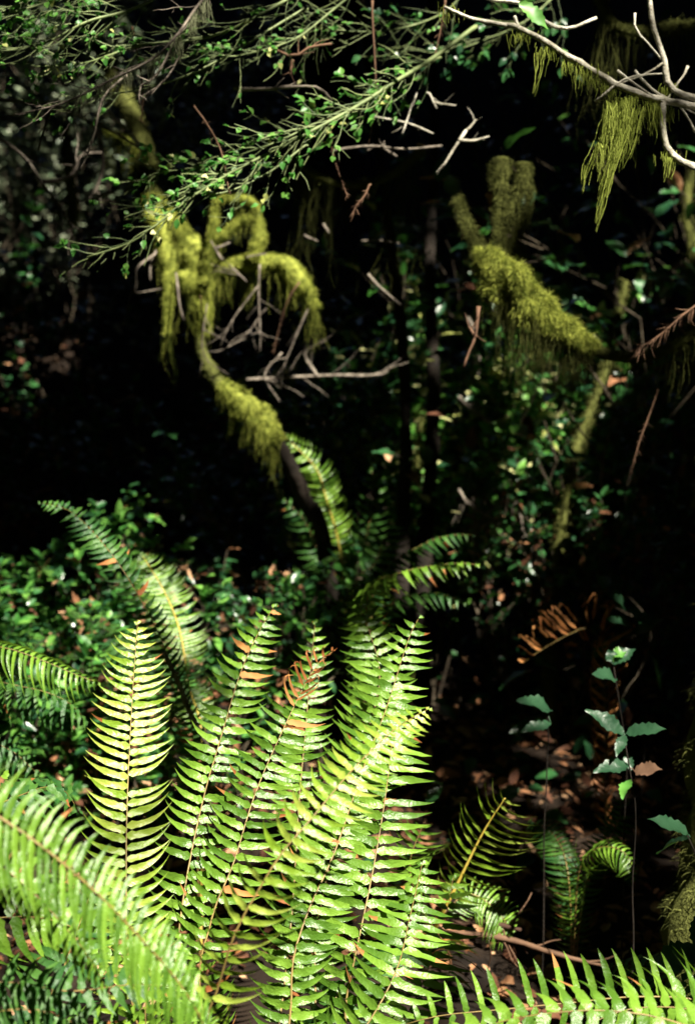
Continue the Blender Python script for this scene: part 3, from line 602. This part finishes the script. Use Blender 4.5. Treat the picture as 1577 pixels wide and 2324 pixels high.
spray('lichen-tufted bare branch running from the top down to the left edge', [(560,-80,2.8),(470,0,2.75),(410,75,2.7),(350,130,2.7),(250,180,2.7),(150,230,2.7),(60,255,2.7),(-60,275,2.7)], rg, 26, .13, 2, .012, .0045, wispy=.9, stem=GBARK, name='bare_branch')
wb = [o for o in bpy.data.objects if o.name.startswith('bare_branch')][-1]; h = MB()
for k in range(900):
    x = rg.random()**.8; c = [(470,0),(410,75),(350,130),(250,180),(150,230),(430,60),(300,150)]; i = rg.randint(0, 3); a_, b_ = c[i], c[i+1]; f = rg.random()
    u = a_[0]+(b_[0]-a_[0])*f; v = a_[1]+(b_[1]-a_[1])*f; e = noise.noise(V((u*.03, v*.03, 1)))
    if e < -.05: continue
    strand(h, P(u+rg.gauss(0, 5), v+rg.gauss(0, 4), 2.72+rg.gauss(0, .01)), rg.uniform(.008, .045)*(1+e), .0005, rg, 4)
h.build('hanging_lichen', LICH, wb)['kind'] = 'stuff'

# ------------------------------------------------------------------ bare twigs
def twigs(name, label, lists, r0, r1, m, rg, sub=6, sl=.08, leaves=None, group=None, cat='twig'):
    t0_ = P(*lists[0][0]); o = MB()
    for lst in lists:
        w_ = branch(o, lst, r0, r1, rg, .008)
        for k in range(sub):
            i = rg.randint(2, len(w_)-2); T = (w_[i+1]-w_[i]).normalized(); dd = (T+rdir(rg)*.9).normalized()
            q = w_[i]; pp = [q]
            for j in range(4): dd = (dd+rdir(rg)*.3).normalized(); q = q+dd*sl*rg.uniform(.1, .35); pp.append(q)
            tube(o, pp, r1*.7, r1*.35, 3, cap=False)
    t = o.build(name, m); 
    off = t0_; t.data.transform(Matrix.Translation(-off)); t.location = off
    return tag(t, label, cat, group)
rg = random.Random(51); G = 'bare dead branches'
twigs('dead_branch', 'long bare dead branch slanting down right from the left edge', [[(-60,270,3.8),(0,315,3.8),(60,360,3.8),(100,415,3.8),(140,470,3.8),(165,512,3.8),(190,527,3.8)],[(100,412,3.8),(150,405,3.8),(172,385,3.8),(185,350,3.8),(230,345,3.8)],[(165,512,3.8),(150,530,3.8)]], .006, .004, GBARK, rg, 3, group=G)
twigs('dead_branch', 'bare grey branch crossing in front of the grey-green shrub to the mossy trunk', [[(-60,215,4.2),(60,235,4.2),(130,245,4.2),(200,275,4.2),(260,300,4.2),(330,345,4.2)],[(200,275,4.2),(225,310,4.2),(235,370,4.2),(215,445,4.2)]], .008, .005, GBARK, rg, 4, group=G)
twigs('dead_branch', 'pale zigzag dead branch beside the upper mossy trunk', [[(276,185,4.2),(268,215,4.2),(247,250,4.2),(290,295,4.2),(325,340,4.2)]], .008, .006, PALEB, rg, 2, .05, group=G)
twigs('dead_branch', 'short grey dead twig tip left of the mossy trunk', [[(257,437,3.8),(230,448,3.8),(205,462,3.8)]], .006, .004, GBARK, rg, 1, .03, group=G)
twigs('dead_branch', 'thin drooping twig hanging below the lichen-tufted branch at left', [[(290,170,2.8),(240,215,2.8),(215,290,2.8),(190,360,2.8),(180,385,2.8)],[(115,250,2.8),(100,300,2.8),(90,340,2.8)]], .003, .002, GBARK, rg, 3, .04, group=G)
twigs('dead_branch', 'pair of thin pale twigs slanting down below the top leafy branches', [[(420,60,2.8),(360,165,2.8),(318,195,2.8),(314,240,2.8)],[(430,100,2.8),(385,170,2.8),(338,213,2.8)]], .0035, .002, GBARK, rg, 3, .04, group=G)
twigs('dead_branch', 'horizontal dead twig above the long leafy branch at centre', [[(530,198,3.0),(600,203,3.0),(660,198,3.0),(720,200,3.0),(750,230,3.0)]], .0045, .003, GBARK, rg, 3, .04, group=G)
twigs('dead_branch', 'forked reddish dead twig at the top left of centre', [[(630,115,3.0),(665,135,3.0),(700,110,3.0),(755,98,3.0)],[(665,135,3.0),(660,170,3.0)]], .004, .0025, REDT, rg, 3, .05, group=G)
for lb_, ls_ in [('longest of the pale broken twigs crossing right of the redwood sprays, nearly level', [[(850,265,3.4),(920,280,3.4),(985,305,3.4)]]),
                 ('pale broken twig pointing steeply down, ending above the dark centre', [[(945,210,3.4),(925,260,3.4),(910,305,3.4)]]),
                 ('thin pale forked twig right of the steep broken one', [[(968,210,3.4),(990,250,3.4)],[(985,232,3.4),(1035,240,3.4)]])]:
    twigs('dead_branch', lb_, ls_, .0028, .0018, PALEB, rg, 1, .05, group=G)
twigs('dead_branch', 'pale forked twig pointing down in the dark upper centre', [[(1058,295,3.4),(1035,330,3.4),(1015,365,3.4),(1005,385,3.4)],[(1040,318,3.4),(1070,322,3.4),(1110,313,3.4)],[(1058,295,3.4),(1080,270,3.4)]], .004, .002, PALEB, rg, 2, .04, group=G)
twigs('dead_branch', 'level thin pale twig in the dark left of the forked one', [[(750,345,3.5),(830,335,3.5),(920,340,3.5),(1000,330,3.5)],[(900,355,3.5),(860,330,3.5),(830,340,3.5)]], .004, .003, GBARK, rg, 2, .05, group=G)
for lb_, ls_ in [('short level pale twig in the dark just below the centre of the top half', [(820,548,4.2),(860,545,4.2),(910,552,4.2)]),
                 ('tiny slanting pale twig right of the mossy candelabra', [(735,508,4.2),(750,530,4.2)]),
                 ('tiny nearly level pale twig closest to the mossy candelabra', [(690,533,4.2),(720,545,4.2)]),
                 ('fine pale twig slanting down into the dark below the short level one', [(835,622,4.2),(860,650,4.2),(910,690,4.2)])]:
    twigs('dead_branch', lb_, [ls_], .005, .003, GBARK, rg, 0, .04, group=G)
twigs('dead_branch', 'reddish forked twig hanging below the moss-draped bough', [[(1085,695,3.3),(1080,760,3.3),(1060,810,3.3),(1050,840,3.3)],[(1080,765,3.3),(1065,745,3.3)]], .005, .0035, REDT, rg, 3, .05, group=G)
twigs('dead_branch', 'level broken branch in the shrubs below the dark centre', [[(560,862,4.8),(640,858,4.8),(740,852,4.8),(820,852,4.8),(870,850,4.8),(880,842,4.8)],[(720,855,4.8),(690,800,4.8),(740,770,4.8)]], .007, .005, GBARK, rg, 6, .15, group=G)
twigs('dead_branch', 'tangle of grey dead branches under the mossy candelabra', [[(590,600,4.5),(588,700,4.5),(590,800,4.5)],[(585,650,4.4),(530,720,4.4),(500,790,4.4)],[(560,640,4.4),(520,600,4.4)],[(470,690,4.5),(460,800,4.5),(520,850,4.5)],[(605,700,4.5),(560,760,4.5),(490,800,4.5)],[(640,800,4.7),(600,850,4.7),(635,910,4.7)],[(700,700,4.6),(660,790,4.6),(640,840,4.6)]], .0032, .0018, GBARK, rg, 4, .1, group=G)
twigs('dead_branch', 'tangle of bleached twigs in front of the moss-flecked stem right of centre', [[(1075,1130,5.0),(1075,1200,5.0),(1077,1290,5.0)],[(1077,1200,5.0),(1110,1160,5.0),(1125,1140,5.0)],[(1077,1215,5.0),(1110,1185,5.0),(1150,1210,5.0),(1190,1250,5.0)],[(1150,1190,5.0),(1170,1140,5.0),(1180,1180,5.0),(1185,1240,5.0),(1195,1260,5.0)],[(1060,1140,5.0),(1120,1180,5.0),(1150,1190,5.0)],[(1040,1110,5.0),(1060,1150,5.0)]], .007, .004, GBARK, rg, 3, .12, group=G)
twigs('dead_branch', 'grey dead branch behind the sun-flecked shrub right of centre', [[(1040,900,5.3),(1080,935,5.3),(1110,960,5.3)],[(1110,960,5.3),(1110,1020,5.3),(1130,1080,5.3)],[(1060,720,5.3),(1100,800,5.3)]], .01, .007, GBARK, rg, 3, .12, group=G)
twigs('dead_branch', 'thin grey stalk leaning behind the brightest frond', [[(370,1480,3.0),(400,1540,3.0),(430,1620,3.0),(470,1700,3.0)]], .006, .005, GBARK, rg, 1, .05, group=G)
twigs('dead_branch', 'bare stick lying on the litter at lower right', [[(960,2115,3.0),(1100,2120,3.0),(1250,2160,3.0),(1420,2200,3.0)],[(1020,2100,3.0),(1080,2090,3.0),(1180,2110,3.0)]], .009, .004, REDT, rg, 4, .1, group=G)

# dead redwood sprays hanging (reddish needles)
def dspray(label, lst, rg, nl=.03, n=26, w=.0014, m=REDT):
    pts = fpts(lst); t = thing('redwood_spray', label, 'twig', pts[0], 'dead reddish redwood sprays'); s = MB(); l = MB()
    pp = wig(pts, 24, .006, rg); tube(s, pp, .003, .0012, 4)
    for k in range(n*2):
        i = rg.randint(4, 22); T = (pp[i+1]-pp[i]).normalized(); dd = (T*.8+rdir(rg)*.8+V((0, 0, -.35))).normalized()
        leaf(l, pp[i], dd, rdir(rg), nl*rg.uniform(.5, 1), w, 0, .4)
    s.build('stem', m, t); l.build('needles', m, t)
for k, (lb, lst) in enumerate([
    ('dead reddish spray hanging against the upper mossy trunk', [(300,60,3.0),(310,110,3.0),(325,200,3.0),(320,280,3.0)]),
    ('dead spray crossing the end of the long leafy branch', [(440,240,2.9),(470,280,2.9),(500,340,2.9),(520,440,2.9)]),
    ('long dead reddish spray hanging straight down at the top centre', [(845,0,3.2),(850,120,3.2),(852,240,3.2),(835,330,3.2)]),
    ('dead reddish spray trailing down to a pale curled tip at centre', [(745,270,3.1),(752,340,3.1),(770,400,3.1),(790,450,3.1)]),
    ('pale brown curled spray tip in the dark centre', [(842,418,3.1),(830,445,3.1),(812,465,3.1),(802,485,3.1)]),
    ('dead reddish spray hanging over the end of the mossy side limb', [(680,640,4.2),(655,680,4.2),(630,760,4.2),(620,800,4.2)]),
    ('dead reddish spray hanging under the candelabra trunk', [(455,670,4.3),(460,720,4.3),(455,790,4.3)]),
    ('feathery dead redwood spray with pale needle tips at the right edge', [(1600,680,3.0),(1550,715,3.0),(1500,760,3.0),(1440,800,3.0)]),
    ('dead spray dangling in the shade below the bough at right', [(1490,880,3.4),(1470,950,3.4),(1450,1010,3.4),(1430,1080,3.4)]),
    ('dead reddish spray at the top edge right of centre', [(1010,0,3.3),(1000,70,3.3),(985,130,3.3)])]):
    dspray(lb, lst, rg, .04 if 'feathery' in lb else .022, 50 if 'feathery' in lb else 20)

# ------------------------------------------------------------------ oak-like saplings, lower right
def sapling(label, stem, leaves, rg, group='tanoak seedlings with toothed leaves', base=None):
    pts = fpts(stem); q = pts[0].copy(); q.z = hz(q.x, q.y)-.01
    t = thing('oak_seedling', label, 'seedling', q, group); s = MB(); pp = wig([q]+pts, 26, .012, rg, .8); tube(s, pp, .0022, .0015, 5)
    o = s.build('stem', BARK, t)
    for (a, b_, w_, m, *r) in leaves:
        A = P(*a); B = P(*b_); l = MB(); s = None
        near = min(pp, key=lambda z: (z-A).length)
        if (near-A).length > .002: tube(l, [near, near.lerp(A, .5)+V((0, 0, .003)), A], .0012, .0012, 3, 0, cap=False)
        leaf(l, A, B-A, V((rg.gauss(0, .2), -.55, .75)), (B-A).length, w_, 0, .12, 1)
        lo = l.build('leaf', m, t)
        if r: lo['label'] = r[0]
d = 2.7
sapling('seedling with two spread toothed leaves lit like wings, in the dark at right', [(1440,1900,2.75),(1432,1760,2.7),(1418,1668,2.7)], [((1415,1665,d),(1335,1608,2.68),.034,OAKL),((1421,1664,d),(1507,1648,2.66),.034,OAKL),((1416,1668,d),(1398,1712,2.66),.022,OAKL),
   ((1425,1735,d),(1350,1745,2.66),.034,OAKL),((1440,1752,d),(1497,1742,2.66),.036,REDT,'dry brown leaf'),((1428,1770,d),(1408,1808,2.66),.026,LEAFL),((1430,1750,d),(1418,1700,2.72),.02,OAKL)], rg)
d = 3.0
sapling('seedling with rounded leaves above the wing-leaved one', [(1420,1800,3.05),(1400,1620,3.0),(1385,1510,3.0)], [((1395,1540,d),(1350,1525,2.95),.04,OAKL),((1390,1500,d),(1380,1475,3.0),.03,OAKL),((1390,1487,d),(1420,1478,3.0),.03,LEAFL,'small lime-green leaf'),((1386,1505,d),(1440,1470,3.0),.035,OAKL)], rg)
sapling('seedling with a single broad shaded leaf below the withered fern', [(1240,1760,3.1),(1248,1680,3.05),(1250,1620,3.0)], [((1250,1612,d),(1180,1582,2.95),.045,OAKL),((1248,1640,d),(1185,1655,2.95),.03,OAKL)], rg)
sapling('seedling high on the shaded right slope with two cupped leaves', [(1460,1620,3.5),(1440,1450,3.4),(1420,1370,3.4)], [((1425,1385,3.4),(1482,1420,3.35),.045,OAKL),((1422,1385,3.4),(1385,1345,3.35),.045,OAKL),((1430,1420,3.4),(1380,1400,3.35),.04,OAKL),((1440,1440,3.4),(1500,1400,3.35),.04,OAKL)], rg)
sapling('seedling leaf leaning out from the mossy foot of the right tree', [(1600,2100,2.5),(1585,1960,2.5),(1562,1893,2.5)], [((1558,1890,2.5),(1480,1852,2.45),.034,OAKL),((1565,1900,2.5),(1480,1925,2.6),.03,OAKL)], rg)
sapling('seedling with big glossy leaves at the lower right corner', [(1610,2330,2.1),(1600,2250,2.1),(1580,2160,2.1)], [((1578,2152,2.1),(1480,2200,2.05),.046,OAKL),((1582,2150,2.1),(1590,2060,2.1),.03,OAKL)], rg)

# ------------------------------------------------------------------ chosen sun patches; the added canopy is cut open sunward of each
litpoly([(175,1390),(330,1380),(420,1500),(560,1400),(640,1340),(760,1380),(800,1310),(880,1380),(960,1380),(1000,1620),(1000,1900),(1010,2330),(150,2330),(-50,2330),(-50,1800),(150,1800)], (2.1,), .09)
litpoly([(-60,1780),(150,1800),(480,2200),(480,2400),(-60,2400)], (1.6,), .08)
litpoly([(560,1360),(960,1320),(1010,1600),(1000,1900),(700,1900)], (2.6,), .09)
litpoly([(980,2240),(1600,2200),(1600,2400),(900,2400)], (1.9,), .08)
litpoly([(960,1840),(1170,1780),(1190,1960),(1050,2120),(940,2120)], (2.85,), .08, p=1)
litpoly([(850,2120),(1100,2120),(1250,2200),(1200,2280),(850,2280)], (3.1,), .06, 50, p=.85)
litpoly([(0,1440),(230,1530),(180,1700),(0,1700)], (2.85,), .07, p=1)
litpoly([(0,1180),(300,1180),(450,1450),(460,1650),(200,1500),(0,1500)], (3.4,4.4), .08, 60, p=.85)
litpoly([(290,1230),(360,1240),(450,1440),(360,1440)], (3.7,), .12)
litpoly([(350,440),(700,440),(720,690),(480,730),(340,770)], (4.5,), .1, 50)
litpoly([(230,150),(290,150),(350,340),(350,440),(250,340)], (4.7,), .04, 50, p=.6)
litpoly([(500,860),(570,860),(620,980),(580,1000)], (4.6,), .06, 40)
litpoly([(0,-50),(900,-50),(900,250),(500,500),(200,600),(0,300)], (2.85,), .07, 65, p=.7)
litpoly([(330,400),(520,250),(850,180),(850,300),(500,470),(300,560)], (2.95,), .07, 50, p=1)
litpoly([(-20,150),(260,180),(250,450),(-20,470)], (9.5,), .2, 60, p=.8)
litpoly([(0,240),(270,240),(250,520),(100,540)], (4.0,), .09, 50, p=.8)
litpoly([(1000,-30),(1600,-30),(1600,420),(1480,400),(1300,540),(1330,300),(1100,100)], (2.7,), .07, 50, p=.8)
litpoly([(1100,590),(1180,610),(1310,720),(1320,780),(1250,760),(1110,650)], (3.4,), .05, 36)
litpoly([(1030,480),(1100,480),(1130,570),(1050,580)], (3.45,), .025, 40, p=.6)
litpoly([(1110,340),(1210,340),(1210,420),(1110,430)], (3.5,), .05, 40, p=.7)
litpoly([(640,980),(700,990),(770,1110),(700,1140)], (5.0,), .09, 40)
litpoly([(210,1395),(400,1395),(400,1800),(210,1800)], (2.3,), .08)
litpoly([(550,1360),(650,1360),(640,1560),(500,1560)], (2.55,), .08)
litpoly([(640,980),(790,1000),(790,1200),(660,1180)], (5.0,), .14)
lit(560,1130,5.,.1)
for a in [(760,960,6,.1),(820,940,6,.1),(1120,880,6,.12),(1170,930,6,.12),(1230,960,6,.1),(1080,980,6,.1),(1260,1000,6.2,.1),(1300,1010,5.1,.09),(1340,900,5.2,.1),(1270,1230,5,.09),(1080,1180,5,.15),(1150,1190,5,.13),(1190,1240,5,.12),
          (960,780,6,.06),(940,1020,5.6,.09),(1310,1460,3.7,.04),(1250,1480,3.7,.03),(850,852,4.8,.1),(770,850,4.8,.06),(590,720,4.5,.08),(520,750,4.5,.08),(470,800,4.5,.07),(640,830,4.7,.06),
          (900,1300,3.45,.09),(980,1285,3.45,.09),(1060,1280,3.45,.07),(1000,1215,4,.06),(1360,1630,2.7,.05),(1450,1655,2.7,.06),(1480,1750,2.7,.04),(1410,1480,3,.025),(1385,1745,2.7,.04),(1450,1410,3.4,.05),(1220,1595,3,.04),(1520,1870,2.5,.05),
          (1570,2000,2.7,.05),(1575,2100,2.7,.07),(1570,2220,2.7,.08),(1400,1930,3,.05),(1565,500,5.8,.16),(1500,640,5.4,.08),(1430,700,5.4,.08),(1100,620,5,.05),(1150,560,5,.05),(1300,850,5.6,.06),(800,1280,4.8,.05),(700,1230,4.6,.06),(850,1120,5,.06),
          (1075,770,3.3,.07),(820,455,3.1,.05),(760,380,3.1,.06),(1030,340,3.4,.07),(920,260,3.4,.08),(900,340,3.5,.08),(970,320,3.3,.06),(850,120,3.2,.1),(1000,60,3.4,.08),(950,150,3.6,.08),(1090,60,3.8,.08),(700,540,4.2,.05),(860,548,4.2,.05),(870,660,4.2,.05),(1510,730,3,.06),(1560,700,3,.05),(1460,980,3.4,.05),(640,520,4.2,.05),
          (60,640,7.2,.15),(80,770,7.2,.12),(270,810,5.5,.06),(290,830,5.5,.05),(1130,1590,3.8,.05),(1060,1600,3.6,.05),(1230,900,6,.07),(1200,1080,6,.07),(1010,900,5.6,.07),(1130,760,6,.07),(1130,1920,3.3,.04),(1210,1960,3.2,.03),(450,1250,5,.05)]:
    lit(*a)
rr2 = random.Random(77)
for a in [(770,950),(820,935),(1120,880),(1175,935),(1235,965),(1085,980),(1150,1000),(1080,930),(1200,900),(960,790)]: lit(*a, 6.0, .1)
for k in range(28): lit(rr2.uniform(850, 1380), rr2.uniform(860, 1350), rr2.uniform(4.8, 6.2), rr2.uniform(.015, .05), .8)
for k in range(42): lit(rr2.uniform(1000, 1500), rr2.uniform(1400, 2150), rr2.uniform(3.1, 5.), rr2.uniform(.012, .028), .7)
for k in range(40): lit(rr2.uniform(0, 480), rr2.uniform(1150, 1700), rr2.uniform(3.4, 4.6), rr2.uniform(.02, .06), .9)
for k in range(6): lit(rr2.uniform(750, 1577), rr2.uniform(0, 700), rr2.uniform(4.5, 6.), rr2.uniform(.015, .05), .8)

# ------------------------------------------------------------------ canopy trees added overhead for shade, crowns shaped around those patches
ZC = 7.2
def proj(p): k = (ZC-p.z)/S.z; return p.x+S.x*k, p.y+S.y*k
kd = kdtree.KDTree(len(LIT)); rads = []; probs = []
for i, (p, r, pr_) in enumerate(LIT):
    x, y = proj(p); kd.insert((x, y, 0), i); rads.append(r); probs.append(pr_)
kd.balance()
TR = [(-4.2, 8.8), (4.6, 8.2), (-5.4, 1.0), (5.6, 1.0), (1.5, -6.0), (-.2, 13.5), (-3.6, -5.2), (6.2, -6.)]
TL = ['tall tree on the left slope whose crown shades the hollow', 'tall tree on the right slope whose crown shades the hollow', 'tall tree left of the viewpoint spreading overhead', 'tall tree right of the viewpoint spreading overhead',
      'tall tree behind the viewpoint', 'tall tree at the head of the hollow', 'tall tree behind and left of the viewpoint', 'tall tree behind and right of the viewpoint']
rg = random.Random(61)
crowns = [([], []) for _ in TR]
def cleaf(x, y, z, s):
    i = min(range(len(TR)), key=lambda k: (x-TR[k][0])**2+(y-TR[k][1])**2)
    vs_, fs = crowns[i]; a = rg.uniform(0, 6.3); ca, sa = math.cos(a), math.sin(a)
    nx, ny = rg.gauss(0, .22)+S.x*.4, rg.gauss(0, .22)+S.y*.4
    o = len(vs_)
    for (lx, ly) in ((0, -.5), (.38, -.22), (.5, .12), (.2, .2), (0, .55), (-.2, .2), (-.5, .12), (-.38, -.22)):
        X = (lx*ca-ly*sa)*s; Y = (lx*sa+ly*ca)*s; vs_.append((x+X, y+Y, z-nx*X-ny*Y))
    fs.append(tuple(range(o, o+8)))
def canopy(x0, x1, y0, y1, n, smax, smin):
    c = 0
    for k in range(n):
        qx, qy = rg.uniform(x0, x1), rg.uniform(y0, y1); dz = rg.uniform(0, 1.6)+max(0, qy-6)*.45
        best = 9; bi = -1
        for (co, i, dd) in kd.find_range((qx, qy, 0), .6):
            e = dd-rads[i]
            if e < best: best = e; bi = i
        s = max(smin, min(smax, best*1.6)) if best > 0 else smin
        if best < s*.58:
            # inside a gap: keep only a few small leaves (dappling), more where the gap is leafy
            if best < 0 and rg.random() > probs[bi] and rg.random() < .35: s = smin*.8
            else: continue
        x, y = qx+S.x*dz/S.z, qy+S.y*dz/S.z
        cleaf(x, y, ZC+dz, s)
# refined near gaps
sx = S.x/S.z*6; sy = S.y/S.z*6
canopy(-1.2+sx-3.4, 1.2+sx+3.4, sy+.5, sy+13.5, 52000, .4, .11)
canopy(-1.2+sx-1.4, 1.2+sx+1.6, sy+.5, sy+8, 45000, .22, .09)
canopy(-12, 14, -13, 25, 36000, .9, .3)
for i, ((vs_, fs), (tx, ty)) in enumerate(zip(crowns, TR)):
    z0 = hz(tx, ty)-.1
    t = thing('canopy_tree', TL[i], 'tree', (tx, ty, z0), 'tall canopy trees closing overhead')
    b = MB(); pts = [V((tx, ty, z0)), V((tx+.1, ty, z0+2)), V((tx-.1, ty+.1, 6)), V((tx, ty, 11))]
    tube(b, arclen(pts, 40)[0], .28, .1, 16, lump=.2, lf=5)
    for k in range(7):
        a = k*2.4; e = V((tx+math.cos(a)*3.2, ty+math.sin(a)*3.2, 8.6+k*.25)); s0 = V((tx, ty, 6.6+k*.5)); tube(b, arclen([s0, s0.lerp(e, .5)+V((0, 0, .3)), e], 12)[0], .07, .02, 7)
    b.build('trunk', BARK, t)
    if fs:
        m_ = MB(); m_.v = vs_; m_.f = fs; m_.m = [0]*len(fs); m_.build('crown', CANL, t, smooth=False)
print('faces', sum(len(o.data.polygons) for o in bpy.data.objects if o.type == 'MESH'), 'objs', len(bpy.data.objects))
